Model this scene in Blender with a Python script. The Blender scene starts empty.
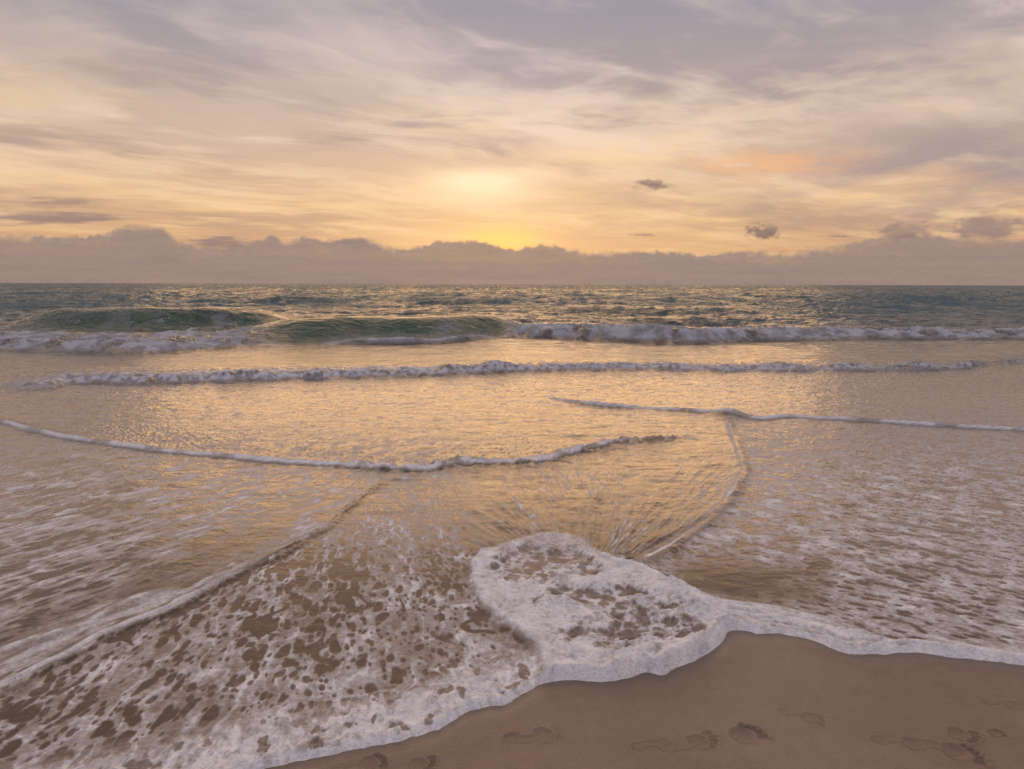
import bpy, math, numpy as np
from math import radians, sin, cos, tan, atan, pi

F32 = np.float32
W, HGT, FPX = 1024, 769, 683.0
CAM_H, PITCH, ROLL = 1.8, radians(8.37), radians(0.14)
SUN_AZ, SUN_EL = radians(-1.8), radians(4.0)
C = bpy.context.scene.collection

# ------------------------------------------------------------------ survey: where a sighted point meets the water plane
def sight(px, py, z=0.0):
    a, b = px - W / 2, py - HGT / 2
    a, b = a * cos(ROLL) + b * sin(ROLL), -a * sin(ROLL) + b * cos(ROLL)
    u, v = a / FPX, b / FPX
    den = sin(PITCH) + v * cos(PITCH)
    t = (CAM_H - z) / max(den, 1e-5)
    return t * u, t * (cos(PITCH) - v * sin(PITCH))

def line(pts):
    return np.array([sight(*p) for p in pts], dtype=F32)

def ss(a, b, x):
    t = np.clip((x - a) / (b - a), 0, 1)
    return t * t * (3 - 2 * t)

def gauss(x, s):
    return np.exp(-(x / s) ** 2)

# ------------------------------------------------------------------ noise
def hash2(ix, iy, seed):
    h = (ix.astype(np.int64) * 374761393 + iy.astype(np.int64) * 668265263 + seed * 974711) & 0xffffffff
    h = ((h ^ (h >> 13)) * 1274126177) & 0xffffffff
    return (h ^ (h >> 16)) & 0xffff

def perlin(x, y, seed=0):
    x = np.asarray(x, F32); y = np.asarray(y, F32)
    ix = np.floor(x); iy = np.floor(y)
    fx = x - ix; fy = y - iy
    u = fx * fx * fx * (fx * (fx * 6 - 15) + 10)
    v = fy * fy * fy * (fy * (fy * 6 - 15) + 10)
    def g(dx, dy):
        a = hash2(ix + dx, iy + dy, seed).astype(F32) * F32(2 * pi / 65536)
        return np.cos(a) * (fx - dx) + np.sin(a) * (fy - dy)
    n0 = g(0, 0) * (1 - u) + g(1, 0) * u
    n1 = g(0, 1) * (1 - u) + g(1, 1) * u
    return (n0 * (1 - v) + n1 * v) * F32(1.5)

def fbm(x, y, seed=0, octs=4, gain=0.5, lac=2.03):
    s = 0; a = 1.0; t = 0
    for o in range(octs):
        s = s + a * perlin(x * lac ** o + o * 17.3, y * lac ** o - o * 9.1, seed + o * 7)
        t += a; a *= gain
    return s / t

def billow(x, y, seed=0, octs=4):
    s = 0; a = 1.0; t = 0
    for o in range(octs):
        s = s + a * np.abs(perlin(x * 2.1 ** o + o * 5.3, y * 2.1 ** o, seed + o * 3))
        t += a; a *= 0.5
    return s / t * 1.8

def worley(x, y, seed=0):
    """distance to nearest jittered point, minus that cell's own random size"""
    ix = np.floor(x); iy = np.floor(y)
    best = np.full(x.shape, 9.0, F32)
    for dx in (-1, 0, 1):
        for dy in (-1, 0, 1):
            h1 = hash2(ix + dx, iy + dy, seed).astype(F32) / 65536
            h2 = hash2(ix + dx, iy + dy, seed + 91).astype(F32) / 65536
            h3 = hash2(ix + dx, iy + dy, seed + 177).astype(F32) / 65536
            d = np.sqrt((ix + dx + h1 - x) ** 2 + (iy + dy + h2 - y) ** 2) - h3 * 0.5
            best = np.minimum(best, d.astype(F32))
    return best

# ------------------------------------------------------------------ distances to surveyed lines
def seg_dist(P, X, Y, closed=False):
    pts = list(range(len(P)))
    best = np.full(X.shape, 1e9, F32); along = np.zeros(X.shape, F32); side = np.ones(X.shape, F32)
    acc = 0.0
    n = len(P) if closed else len(P) - 1
    for i in range(n):
        a = P[i]; b = P[(i + 1) % len(P)]
        e = b - a; L2 = float(e @ e) + 1e-9; L = math.sqrt(L2)
        t = np.clip(((X - a[0]) * e[0] + (Y - a[1]) * e[1]) / L2, 0, 1)
        dx = X - (a[0] + t * e[0]); dy = Y - (a[1] + t * e[1])
        d = dx * dx + dy * dy
        m = d < best
        best = np.where(m, d, best)
        along = np.where(m, acc + t * L, along)
        side = np.where(m, np.sign(e[0] * dy - e[1] * dx), side)
        acc += L
    return np.sqrt(best), along, side, acc

def inside(P, X, Y):
    c = np.zeros(X.shape, bool)
    j = len(P) - 1
    for i in range(len(P)):
        xi, yi = P[i]; xj, yj = P[j]
        c ^= ((yi > Y) != (yj > Y)) & (X < (xj - xi) * (Y - yi) / (yj - yi + 1e-12) + xi)
        j = i
    return c

def smoothline(pts, n=4):
    """Catmull-Rom through the points"""
    P = np.array(pts, float)
    Q = np.vstack([2 * P[0] - P[1], P, 2 * P[-1] - P[-2]])
    out = []
    for i in range(1, len(Q) - 2):
        for k in range(n):
            t = k / n
            out.append(0.5 * ((2 * Q[i]) + (-Q[i-1] + Q[i+1]) * t + (2*Q[i-1] - 5*Q[i] + 4*Q[i+1] - Q[i+2]) * t*t + (-Q[i-1] + 3*Q[i] - 3*Q[i+1] + Q[i+2]) * t**3))
    out.append(P[-1])
    return np.array(out)

SHORE = line(smoothline([(-500, 905), (-200, 860), (0, 828), (180, 795), (300, 765), (353, 754), (402, 743), (440, 733), (472, 714), (509, 708), (525, 696),
    (546, 686), (575, 681), (602, 684), (624, 680), (647, 674), (663, 677), (677, 670), (700, 659), (722, 648), (731, 634), (745, 633), (757, 636), (780, 636),
    (811, 642), (835, 651), (858, 657), (890, 655), (921, 654), (964, 660), (1024, 667), (1150, 690), (1500, 735)], 3))
LOBE = line(smoothline([(479, 554), (470, 566), (469, 582), (477, 602), (495, 621), (520, 638), (536, 652), (546, 686), (575, 681), (602, 684), (624, 680), (647, 674),
    (663, 677), (677, 670), (700, 659), (722, 648), (731, 634), (729, 622), (713, 606), (690, 590), (663, 578), (647, 568), (620, 562), (600, 552), (575, 536), (545, 535), (516, 541), (479, 554)], 3)[:-1])
BAND_TOP = line(smoothline([(640, 566), (663, 578), (713, 598), (760, 606), (800, 613), (850, 629), (900, 640), (950, 646), (1024, 655), (1150, 676), (1500, 722)], 3))
DIAG = line(smoothline([(395, 481), (372, 492), (350, 510), (325, 530), (290, 549), (240, 575), (200, 595), (160, 615), (120, 631), (60, 662), (0, 690), (-120, 745), (-300, 810)], 3))
DIAG2 = line(smoothline([(185, 588), (150, 598), (110, 612), (85, 630), (40, 641), (0, 655), (-100, 690)], 3))
CREASE = line(smoothline([(727, 418), (733, 440), (743, 466), (742, 478), (733, 496), (705, 525), (672, 548), (640, 566)], 3))
EDGE_E = line(smoothline([(-300, 385), (-120, 405), (0, 422), (30, 430), (65, 438), (115, 445), (165, 452), (220, 457), (280, 462), (340, 467), (390, 471), (420, 472), (440, 469), (460, 464),
    (512, 464), (542, 462), (562, 456), (587, 449), (627, 442), (665, 440), (692, 432)], 3))
EDGE_F = line(smoothline([(542, 397), (577, 403), (632, 408), (687, 411), (727, 416), (762, 420), (782, 417), (812, 418), (862, 421), (937, 426), (1024, 431), (1150, 438), (1500, 452)], 3))

# ------------------------------------------------------------------ tessellation of the shore and the sea (a fan that widens with distance)
def y_at(row):
    v = (row - HGT / 2) / FPX
    return CAM_H / (sin(PITCH) + v * cos(PITCH)) * (cos(PITCH) - v * sin(PITCH))
HOR = HGT / 2 - FPX * tan(PITCH)
rows = [np.arange(1150, 790, -6), np.arange(790, 430, -0.85), np.arange(430, 392, -0.7), np.arange(392, 352, -0.3), np.arange(352, 316, -0.16), np.arange(316, HOR + 1.0, -0.13)]
rows = np.concatenate(rows)
YS = np.array([y_at(r) for r in rows])
YS = np.concatenate([YS, np.geomspace(YS[-1] * 1.02, 14000, 60)]).astype(F32)
SS = np.concatenate([np.linspace(-1.9, -0.80, 180)[:-1], np.linspace(-0.80, 0.80, 1330), np.linspace(0.80, 1.9, 180)[1:]]).astype(F32)
NR, NC = len(YS), len(SS)
Y = np.repeat(YS[:, None], NC, 1); X = Y * SS[None, :]
S = np.repeat(SS[None, :], NR, 0)

def front(pts):
    """distance of a wave front as a function of bearing"""
    Q = line(smoothline(pts, 3)); s = Q[:, 0] / Q[:, 1]
    return np.interp(SS, s, Q[:, 1]).astype(F32)[None, :]

# pixel-like bearing used only to read the surveyed extents along a wave
B = S * 683 + 512

FRONT_H = front([(-500, 347), (0, 352), (100, 355), (170, 353), (225, 350), (310, 347), (370, 345), (430, 345), (480, 340), (512, 339), (600, 342), (687, 345), (812, 341), (920, 341), (1024, 341), (1500, 343)])
FRONT_G = front([(-500, 412), (0, 393), (65, 385), (130, 385), (225, 383), (320, 380), (425, 377), (512, 373), (612, 371), (712, 372), (837, 372), (962, 370), (1022, 364), (1500, 352)])

fg = Y < 14.5                    # near zone
Z = np.zeros_like(X); FOAM = np.zeros_like(X); THICK = np.zeros_like(X)
REG = np.zeros(X.shape, np.int8); DARK = np.zeros_like(X)

# ------------------------------------------------------------------ open sea
amp_fade = ss(14, 30, Y) * (1 - 0.75 * ss(150, 900, Y))
wx = X + 1.4 * perlin(X * .11, Y * .13, 5); wy = Y + 1.2 * perlin(X * .07, Y * .09, 6)
def crest(n): return 1 - 2 * np.abs(n)
sw = crest(fbm(wx * .07, wy * .22, 11, 2)) * .16 + crest(fbm(wx * .2, wy * .55, 12, 3)) * .12 + fbm(wx * .8, wy * 1.5, 13, 4) * .14
sw += 0.10 * perlin(wx * .02, wy * .055, 21)
Z += sw * amp_fade * (1 + 0.7 * ss(30, 80, Y))
SEAH = Z.copy()
# single swells standing up behind the surf
SWELLS = [((45, 275), 26.0, 0.76, 3.0), ((560, 760), 37.0, 0.42, 2.6), ((640, 760), 30.0, 0.24, 1.4), ((210, 330), 58.0, .45, 4.), ((860, 960), 62., .5, 4.), ((430, 620), 52., .40, 3.)]
for (b0, b1), d0, h, w in SWELLS:
    d0 = d0 + (.4 if b0 == 45 else 1.2) * perlin(X * .12, X * 0 + 3.3, int(d0))
    m = ss(b0 - 50, b0 + 30, B) * (1 - ss(b1 - 30, b1 + 50, B))
    Z += h * m * np.where(Y < d0, np.exp(-((Y - d0) / (w * .5)) ** 2), np.exp(-((Y - d0) / (w * 1.6)) ** 2))
    if (b0 == 45):
        Z -= sw * amp_fade * .7 * m * gauss(Y - d0 + 1, 3)
        SW0 = m * np.where(Y < d0, np.exp(-((Y - d0 + .9) / 1.6) ** 2), 0)
        REG[(m > .35) & (Y > d0 - w * .9) & (Y < d0 + w * 1.6)] = 13

# ------------------------------------------------------------------ big breaker H
wob = .35 * perlin(X * .45, Y * 0 + 1, 31) + .16 * perlin(X * 1.6, Y * 0 + 2, 32)
dH = Y - (FRONT_H + wob * 1.0)
Z *= 1 - .8 * ss(-1.5, 0, dH) * (1 - ss(5, 8, dH))
nf0 = fbm(X * 1.7, Y * 1.2, 47, 4)
leftW = 1 - ss(215, 300, B)                       # whitewater bore on the left
rightW = ss(488, 530, B)                          # whitewater bore on the right
green = (1 - leftW) * (1 - rightW)
# left bore
rough = .35 + .9 * fbm(X * .75, Y * .9, 41, 5, .6); rough2 = .3 + fbm(X * 4.2, Y * 3.2, 42, 4, .6)
rise = ss(-.1, 1.5, dH + .5 * nf0)
hl = (.34 + .15 * perlin(X * .35, Y * 0 + .4, 43)) * (.7 + .3 * ss(-60, 120, B))
hr = (.50 + .14 * perlin(X * .3, Y * 0 + 7.4, 44)) * (1 - .3 * ss(620, 1000, B))
Z += leftW * (rise * hl * np.exp(-np.maximum(dH - .8, 0) / 3.0) + rise * np.exp(-np.maximum(dH, 0) / 5) * (rough - .35) * .24 + rise * np.exp(-np.maximum(dH, 0) / 5) * (rough2 - .3) * .13)
Z += rightW * (rise * hr * np.exp(-np.maximum(dH - .8, 0) / 3.4) + rise * np.exp(-np.maximum(dH, 0) / 4) * (rough - .35) * .24 + rise * np.exp(-np.maximum(dH, 0) / 4) * (rough2 - .3) * .13)
# second tier of the left bore, broken crest further back
back = ss(2.4, 3.6, dH + .6 * perlin(X * .5, Y * .2, 45)) * np.exp(-np.maximum(dH - 3.8, 0) / 3)
Z += leftW * back * (.08 + rough * .08)
# green face
gshape = np.where(dH < 2.6, ss(.6, 2.6, dH) ** 1.15, np.exp(-((dH - 2.6) / 3.0) ** 2))
gh = .70 + .03 * perlin(X * .35, Y * 0 + 3.1, 46) - .05 * (1 - ss(270, 340, B)) 
Z += green * gh * gshape
skirt = ss(0, .3, dH) * np.exp(-np.maximum(dH - .35, 0) / .6) * green
sk_amt = ss(310, 370, B) * (1 - ss(470, 500, B)) * .9 + .25
Z += skirt * (.10 + .10 * rough) * sk_amt
nf = fbm(X * 1.1, Y * .9, 51, 6, .62)
fH = leftW * ss(0, .35, rise) * (ss(-.12, .3, nf + .30 - np.maximum(dH - 1.2, 0) * .10 + .3 * gauss(dH - 3.8, 1.0)))
fH = np.maximum(fH, rightW * ss(0, .35, rise) * ss(-.12, .3, nf + .36 - np.maximum(dH - 1.5, 0) * .13))
fH = np.maximum(fH, skirt * ss(-.1, .3, nf + .35 * sk_amt + .1) * ss(0.0, .5, sk_amt))
fH = np.maximum(fH, green * gauss(B - 448, 14) * ss(.5, 1.0, dH) * (1 - ss(2.4, 3.0, dH)) * ss(-.2, .4, nf + .1) * .55)
fH = np.maximum(fH, green * ss(2.2, 2.6, dH) * (1 - ss(3, 4.2, dH)) * ss(.1, .4, nf) * .5)
fH *= (dH > 0) * np.clip(.74 + 1.0 * fbm(X * 1.6, Y * 2.0, 48, 5, .62), .15, 1)
# streaky foam in front of and behind the wave
trail = ss(-4, -.2, dH) * (dH <= 0.2) * ss(.12, .45, fbm(X * .9, Y * 2.2, 52, 4)) * .45
trail2 = ss(.5, 3, dH) * (1 - ss(5, 11, dH)) * (rightW + leftW) * ss(.02, .35, fbm(X * .8, Y * 1.0, 53, 4)) * .6
FOAM = np.maximum(FOAM, np.maximum(fH, np.maximum(trail, trail2)))
THICK = np.maximum(THICK, fH)
REG[(dH > -.05) & (dH < 6.0) & (leftW > .5)] = 3
REG[(dH > -.05) & (dH < 6.0) & (green > .5)] = 1
REG[(dH > -.05) & (dH < 5.0) & (rightW > .5)] = 2
GREENM = green * ss(.3, 1.0, dH) * (1 - ss(3.2, 4.5, dH))
GREENM = np.maximum(GREENM, SW0)
GREENM = np.maximum(GREENM, .0 * leftW * ss(3, 5, dH) * (1 - ss(9, 12, dH)))

# ------------------------------------------------------------------ low bore G
dG = Y - (FRONT_G + .10 * perlin(X * .8, Y * 0 + 5, 61) + .05 * perlin(X * 3, Y * 0 + 5, 62))
rg = .3 + .7 * fbm(X * 1.4, Y * 2.4, 63, 5, .66)
ag = (1 + .5 * perlin(X * 1.3, X * 0 + 9, 68)) * ss(-80, 140, B) * (1 - .15 * ss(930, 1005, B)) * (1 - .25 * ss(500, 700, B)) * (.85 + .3 * perlin(X * .4, X * 0, 64))
riseG = ss(-.05, .55, dG + .22 * fbm(X * 3, Y * 2.5, 67, 3))
Z += ag * (1 - ss(1015, 1040, B)) * riseG * (.21 * np.exp(-np.maximum(dG - .25, 0) / 1.1) + (rg - .3) * .13 * np.exp(-np.maximum(dG, 0) / 1.3))
ng = fbm(X * 6.5, Y * 5.0, 65, 5, .65)
DARK = np.maximum(DARK, gauss(dG + .02, .16) * ss(.1, .6, ag) * .9)  # painted shade along foot and face of both breakers
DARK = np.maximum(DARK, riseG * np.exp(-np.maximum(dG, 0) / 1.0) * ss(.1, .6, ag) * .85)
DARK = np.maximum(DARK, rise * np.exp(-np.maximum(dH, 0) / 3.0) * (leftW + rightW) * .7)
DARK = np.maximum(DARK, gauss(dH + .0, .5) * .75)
widthG = 1.5 + .55 * ss(500, 180, B) * 1.0
fG = ss(0, .4, riseG) * np.clip(.8 + .6 * ng, .3, 1) * ss(-.18, .26, ng + .20 - np.maximum(dG - .2, 0) * .55 / widthG) * ss(.1, .6, ag) 
FOAM = np.maximum(FOAM, fG); THICK = np.maximum(THICK, fG)
FOAM = np.maximum(FOAM, ss(0, .5, dG) * (1 - ss(1.5, 4, dG)) * ss(.1, .4, fbm(X * 1.6, Y * 2.6, 66, 4)) * .45)
REG[(dG > -.03) & (dG < 1.5) & (B > -60) & (B < 1060)] = 4

# ------------------------------------------------------------------ near zone: the swash, its thin fronts and its lace
n0 = int(np.argmax(YS > 14.5))
x = X[:n0]; y = Y[:n0]; s_ = S[:n0]; z = Z[:n0]; dark = DARK[:n0]; foam = FOAM[:n0]; thick = THICK[:n0]; reg = REG[:n0]
n1 = int(np.argmax(YS > 11.8)); 
def near(P, wobble=0.0, seed=0, closed=False, freq=3.0):
    d, t, sd, L = seg_dist(P, x[:n1], y[:n1], closed)
    if wobble: d = np.maximum(d * sd + wobble * perlin(t * freq, t * 0 + .5, seed) + wobble * .5 * perlin(t * freq * 3.1, t * 0 + 1.5, seed + 1), -1e9); sd = np.sign(d); d = np.abs(d)
    pad = ((0, n0 - n1), (0, 0))
    return (np.pad(d, pad, constant_values=50.), np.pad(t, pad), np.pad(sd, pad, constant_values=1.), L)

# general gentle relief of the moving sheet
far01 = ss(3.0, 9.0, y)
z += .008 * fbm(x * 2.0, y * 3.2, 71, 3) * (.25 + .75 * far01) + .006 * far01 * fbm(x * 6, y * 9, 72, 3)

# flow coordinates
Q = sight(365, 425)
ang = np.arctan2(x - Q[0], -(y - Q[1])); rad = np.hypot(x - Q[0], y - Q[1])
pa, pr = ang * 5.0, rad
wa = .05 * perlin(x * 5, y * 5, 81); wb = .05 * perlin(x * 5 + 9, y * 5, 82)

dS, tS, sS, LS = near(SHORE, .012, 83, freq=6)
sea_side = sS > 0                                   # seaward of the shoreline
dSs = np.where(sea_side, dS, -dS)
dD, tD, sD, LD = near(DIAG, .03, 84, freq=2.2)      # + side: below the line (towards the camera)
dC, tC, sC, LC = near(CREASE, .015, 85, freq=2.5)
dE, tE, sE, LE = near(EDGE_E, .022, 86, freq=1.6)
dF, tF, sF, LF = near(EDGE_F, .022, 87, freq=1.4)
dT, tT, sT, LT = near(BAND_TOP, .03, 88, freq=3.0)
dD2, tD2, sD2, LD2 = near(DIAG2, .03, 89, freq=3.0)
dL, tL, sL, LL = near(LOBE, 0, 0, True)
inL = np.zeros_like(x, bool); inL[:n1] = inside(LOBE, x[:n1], y[:n1])
dLs = np.where(inL, dL, -dL) + .02 * fbm(x * 7, y * 7, 90, 2)

# side tests that do not depend on line ends
Bp = 512 + 683 * s_
diagY = np.interp(s_[0], (DIAG[:, 0] / DIAG[:, 1])[::-1], DIAG[:, 1][::-1]).astype(F32)[None, :]
# left of the lobe/crease, right of it
cr = line([(727, 418), (743, 470), (733, 496), (672, 548), (640, 566), (600, 560), (536, 652), (546, 690), (546, 1100)])
cy, cx_ = cr[::-1, 1], cr[::-1, 0]
creaseX = np.interp(y[:, 0], cy, cx_, left=cx_[0], right=cx_[-1]).astype(F32)[:, None]
isR = ss(-.03, .06, x - creaseX)
belowD = (1 - isR) * ss(-.02, .03, (diagY - y)) * ss(-.70, .2, -(s_ + .17) * 4 + .5) 
leftzone = (1 - isR)
zoneL1 = leftzone * (y > diagY)
# ---- L2 : lace below the diagonal, radial holes
w2 = worley(pa / .060 + wa * 9, pr / .150 + wb * 8, 101)
w2b = worley(pa / .032 + wa * 10, pr / .070 + wb * 10, 102)
nl = fbm(pa / .34 + wa * 4, pr / .95, 103, 4)
big = fbm(pa / .13 + 1.3 * fbm(x * 4, y * 4, 114, 2), pr / .42, 104, 3)
dens = fbm(x * .9, y * .9, 105, 2)
holeA = 1 - ss(-.07, .07, w2 + .02 + .10 * fbm(x * 22, y * 22, 117, 2) - .28 * dens - .34 * nl)
holeB = (1 - ss(-.08, .10, w2b + .09 - .4 * nl)) * .9
holeC = ss(.26, .38, big + .2 * dens)
hole2 = np.maximum(np.maximum(holeA, holeB), holeC)
ridge = ss(.80, 1.0, 1 - np.abs(fbm(pa / .17 + wa * 5, pr / .42 + wb * 5, 116, 3)) * 2.2)
film = .60 + .40 * fbm(pa / .07, pr / .17, 106, 4) + .30 * fbm(pa / .28, pr / .8, 107, 3) + .24 * ridge
nearshore = np.exp(-np.maximum(dSs - .02, 0) / .17)
band = 1 - ss(.18, .42, dSs + .08 * fbm(x * 3, y * 3, 108, 3))
lace2 = (1 - .93 * hole2 * (1 - band)) * np.clip(film, .22, 1)
bub = fbm(x * 26, y * 16, 109, 3)
lace2 = np.maximum(lace2, band * np.clip(.70 + .75 * bub + .3 * fbm(x * 3, y * 5, 118, 3), .15, 1))
lace2 *= 1 - .75 * band * ss(.22, .34, fbm(x * 11, y * 8, 119, 3))
# ---- L1 : streaks above the diagonal
ca, sa = cos(radians(58)), sin(radians(58))
fx1 = x * ca + y * sa; fy1 = -x * sa + y * ca
st = fbm(fx1 / .42 + wa * 4, fy1 / .17 + wb * 4, 111, 4) + .35 * fbm(fx1 / .12, fy1 / .06, 112, 3)
w1 = worley(fx1 / .15 + wa * 7, fy1 / .065 + wb * 7, 113)
h1 = np.maximum(ss(.04, .30, st + .2 * dens) * .85, .9 * (1 - ss(-.05, .12, w1 + .05 - .3 * st)))
lace1 = (1 - h1) * np.clip(.66 + .25 * nl + .6 * fbm(fx1 / .2, fy1 / .05, 115, 3), .2, 1)
dk = gauss(dD * (sD < 0) - .42, .22) * (y > diagY) * ss(330, 230, Bp)
lace1 *= 1 - .55 * dk
# ---- R : lace on the right, holes drawn out to the lower right
cr_, sr_ = cos(radians(-33)), sin(radians(-33))
fxr = x * cr_ + y * sr_; fyr = -x * sr_ + y * cr_
sr1 = fbm(fxr / .26 + wa * 5, fyr / .13 + wb * 5, 121, 4)
wr = worley(fxr / .085 + wa * 9, fyr / .046 + wb * 9, 122)
hr_ = np.maximum(ss(.24, .38, sr1 + .10 * dens), 1 - ss(-.07, .08, wr + .045 - .34 * sr1))
laceR = (1 - .86 * hr_) * np.clip(.68 - .35 * sr1 + .35 * fbm(fxr / .10, fyr / .04, 123, 3), .2, 1)
bare = gauss(np.hypot((x - sight(740, 582)[0]) / .40, (y - sight(740, 582)[1]) / .28), 1.0)
laceR *= 1 - np.clip(bare * 1.25 + .5 * (bare > .1) * fbm(x * 6, y * 6, 124, 2), 0, 1)
# ---- U : the fan above the lobe
G0 = sight(588, 590)
an = np.arctan2(x - G0[0], y - G0[1]); rr = np.hypot(x - G0[0], y - G0[1])
fan = fbm(an * 5.5 + .35 * perlin(rr * 1.2, an, 131), rr * .55, 132, 3)
fan2 = fbm(an * 13, rr * 1.6, 133, 3)
u_w = leftzone * ss(430, 520, Bp) * (y > sight(560, 556)[1])
fan3 = fbm(an * 24 + .6 * perlin(rr * 2.2, an * 4, 135), rr * .8, 136, 3)
foamU = (ss(.72, 1.0, 1 - np.abs(fan3 + .25 * fan2) * 2.2) * (.45 + .5 * ss(-.1, .3, fan)) + .25 * ss(0, .4, fbm(x * 9, y * 16, 134, 3))) * (.6 + .8 * ss(4.2, 1.0, rr))
z += u_w * (y < 8) * (.022 * fan + .016 * fan2)

d_fade = 1 - ss(4.6, 7.2, y)
d_fade_r = 1 - .62 * ss(5.5, 11, y)
fall = 1 - .6 * ss(5.0, 8.0, y)
L2w = leftzone * (y <= diagY + 0.0)
L2w = L2w * (1 - u_w)
f = np.zeros_like(x)
f = np.maximum(f, zoneL1 * lace1 * (1 - .70 * ss(5.5, 10, y)) * (1 - u_w))
f = np.maximum(f, L2w * lace2 * fall)
f = np.maximum(f, isR * laceR * d_fade_r)
f = np.maximum(f, u_w * foamU * .72)
# far sheet: sparse scum lines everywhere
f = np.maximum(f, ss(5, 8, y) * ss(-.10, .45, fbm(x * 5 + .6 * y, y * 9, 141, 4) + .35 * fbm(x * .9, y * 2.2, 142, 3)) * .50)
film_h = f * .002 + .0015 * ss(.35, .8, f)
z += film_h * (y < 9)
z += ss(3.6, 6.5, y) * (.010 * fbm(x * 3.5, y * 5.5, 74, 4, .6))

# ridge of the diagonal front
sgn = np.where(y > diagY, 1., -1.)
tDn = tD / LD
dd = dD * sD                         # negative above the line
dmask = (s_ < .0) 
prof = np.exp(-(dd / .045) ** 2)
z += np.where(dD < 2, .014 * prof * (tDn < .97) * ss(0, .04, tDn) + .020 * ss(-.9, -.02, -np.abs(dd)) * (y > diagY) * 0, 0)
up = (y > diagY) & (s_ < -.12)
z += up * .016 * np.exp(-dD / .22) * ss(0, .03, dD)
beadD = ss(.35, .6, tDn) * gauss(dd + .02, .035) * .95
f = np.maximum(f, beadD)
f *= 1 - .6 * gauss(dd - .04, .022) * (1 - ss(.5, .7, tDn)) * ss(.0, .05, tDn)
f *= 1 - .5 * gauss(dd - .045, .018)
f = np.maximum(f, gauss(dD2, .055) * ss(0, .12, tD2 / LD2) * (.75 + .5 * fbm(x * 8, y * 8, 151, 3)))
dark[:] = np.maximum(dark, .5 * gauss(dd - .03, .02) * (y < 9))  # thin shadow line below the ridge, painted into the water
z += gauss(dD2, .06) * ss(0, .12, tD2 / LD2) * .022
# crest patch between the two lines
pt = ss(.03, .10, dD) * (1 - ss(.30, .5, dD)) * up * ss(.42, .6, tDn)
f = np.maximum(f, pt * ss(-.25, .25, fbm(fx1 * 2.0, fy1 * 7, 152, 3)) * .8)

# crease C : sharp ridge falling away to the right
ddC = dC * sC
onC = ss(0, .12, tC / LC)
side_in = (x < creaseX)
z += np.where(side_in, .022 * np.exp(-dC / .16), .022 * np.exp(-(dC / .075) ** 2)) * (dC < 1.5) * onC * (1 - inL)
f = np.maximum(f, np.maximum(gauss(dC - .01, .04), .5 * np.exp(-dC / .12) * ss(-.3, .3, fbm(x * 9, y * 9, 155, 3))) * side_in * onC * (.72 + .28 * ss(.35, .9, tC / LC)))
f *= 1 - .5 * gauss(dC - .035, .025) * (~side_in) * onC

dark[:] = np.maximum(dark, .25 * gauss(dC - .045, .03) * (~side_in) * onC)  # shadow side of the crease, painted into the water
# fronts E and F : little rolling edges with a foam bead and a foot darkened by painted shade
def roll_edge(d, sd, t, L, h, w, ends, seed, seasign):
    global z, f, thick
    e = ss(ends[0], ends[1], t / L) * (1 - ss(ends[2], ends[3], t / L))
    dsea = d * sd * seasign                         # + is the seaward side
    amp = e * (.75 + .45 * perlin(t * 1.3, t * 0, seed)) 
    prof = np.where(dsea < 0, np.exp(-(dsea / (w * .38)) ** 2), np.exp(-(dsea / (w * 1.0)) ** 2) * .75 + .25 * np.exp(-dsea / (w * 7)))
    z += np.where(d < 3, h * prof * amp, 0)
    gap = np.clip(.55 + 1.3 * ss(-.35, .15, perlin(t * 2.3, t * 0 + 4, seed + 5)), 0, 1.15)
    bead = gap * gauss(dsea + .012, w * .40) ** .8 * e * (.85 + .3 * perlin(t * 4, t * 0 + 2, seed + 1))
    f *= 1 - .9 * ss(w * .45, w * .9, np.abs(dsea)) * (np.abs(dsea) < w * 3) * e * np.exp(-np.abs(dsea) / (w * 2))
    f = np.maximum(f, bead)
    thick = np.maximum(thick, bead)
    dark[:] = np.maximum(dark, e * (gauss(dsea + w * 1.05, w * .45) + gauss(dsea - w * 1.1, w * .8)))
    return e, dsea
eE, dsE = roll_edge(dE, sE, tE, LE, .048, .070, (.02, .16, .90, 1.0), 161, 1)
eF, dsF = roll_edge(dF, sF, tF, LF, .052, .095, (.0, .04, .97, 1.0), 163, 1)
# the end of E breaks into knots
kn = ss(.70, .78, tE / LE) * (1 - ss(.97, 1.0, tE / LE))
z += kn * gauss(dE, .14) * .05 * billow(x * 5, y * 6, 165, 3)
# where the fronts cross (a little peak)
pk = sight(727, 416); dpk = np.hypot(x - pk[0], (y - pk[1]))
z += .07 * gauss(dpk, .22)
# dark boiling water just behind E
rough_e = ss(0, .1, dsE) * (1 - ss(.35, 1.3, dsE)) * eE * ss(-.7, -.55, s_) * (1 - ss(.0, .1, s_))
z += rough_e * .016 * fbm(x * 22, y * 22, 166, 3)

# ---- right band of foam along the waterline
inband = isR * (np.where(s_ > .14, 1, 0)) * (dS < .9)
bt = np.where((sT < 0) , 1., 0.)                    # below the band's upper edge
tf = ss(-.03, .02, np.where(sT < 0, dT, -dT))
stripes = fbm(tS * 1.7, dSs * 26, 171, 3)
fb = tf * (s_ > .16) * sea_side * np.clip(.72 + .55 * stripes + .4 * fbm(x * 14, y * 14, 172, 3), .25, 1)
fb *= (dSs < .6)
f = np.maximum(f, fb)
z += tf * (s_ > .16) * (dSs < .6) * (.006 + .012 * ss(0, .4, stripes + .1) + .010 * billow(x * 7, y * 7, 173, 3))
# upper bead of the band
f = np.maximum(f, gauss(dT, .03) * (s_ > .16) * (dSs < .6) * .7)

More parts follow.
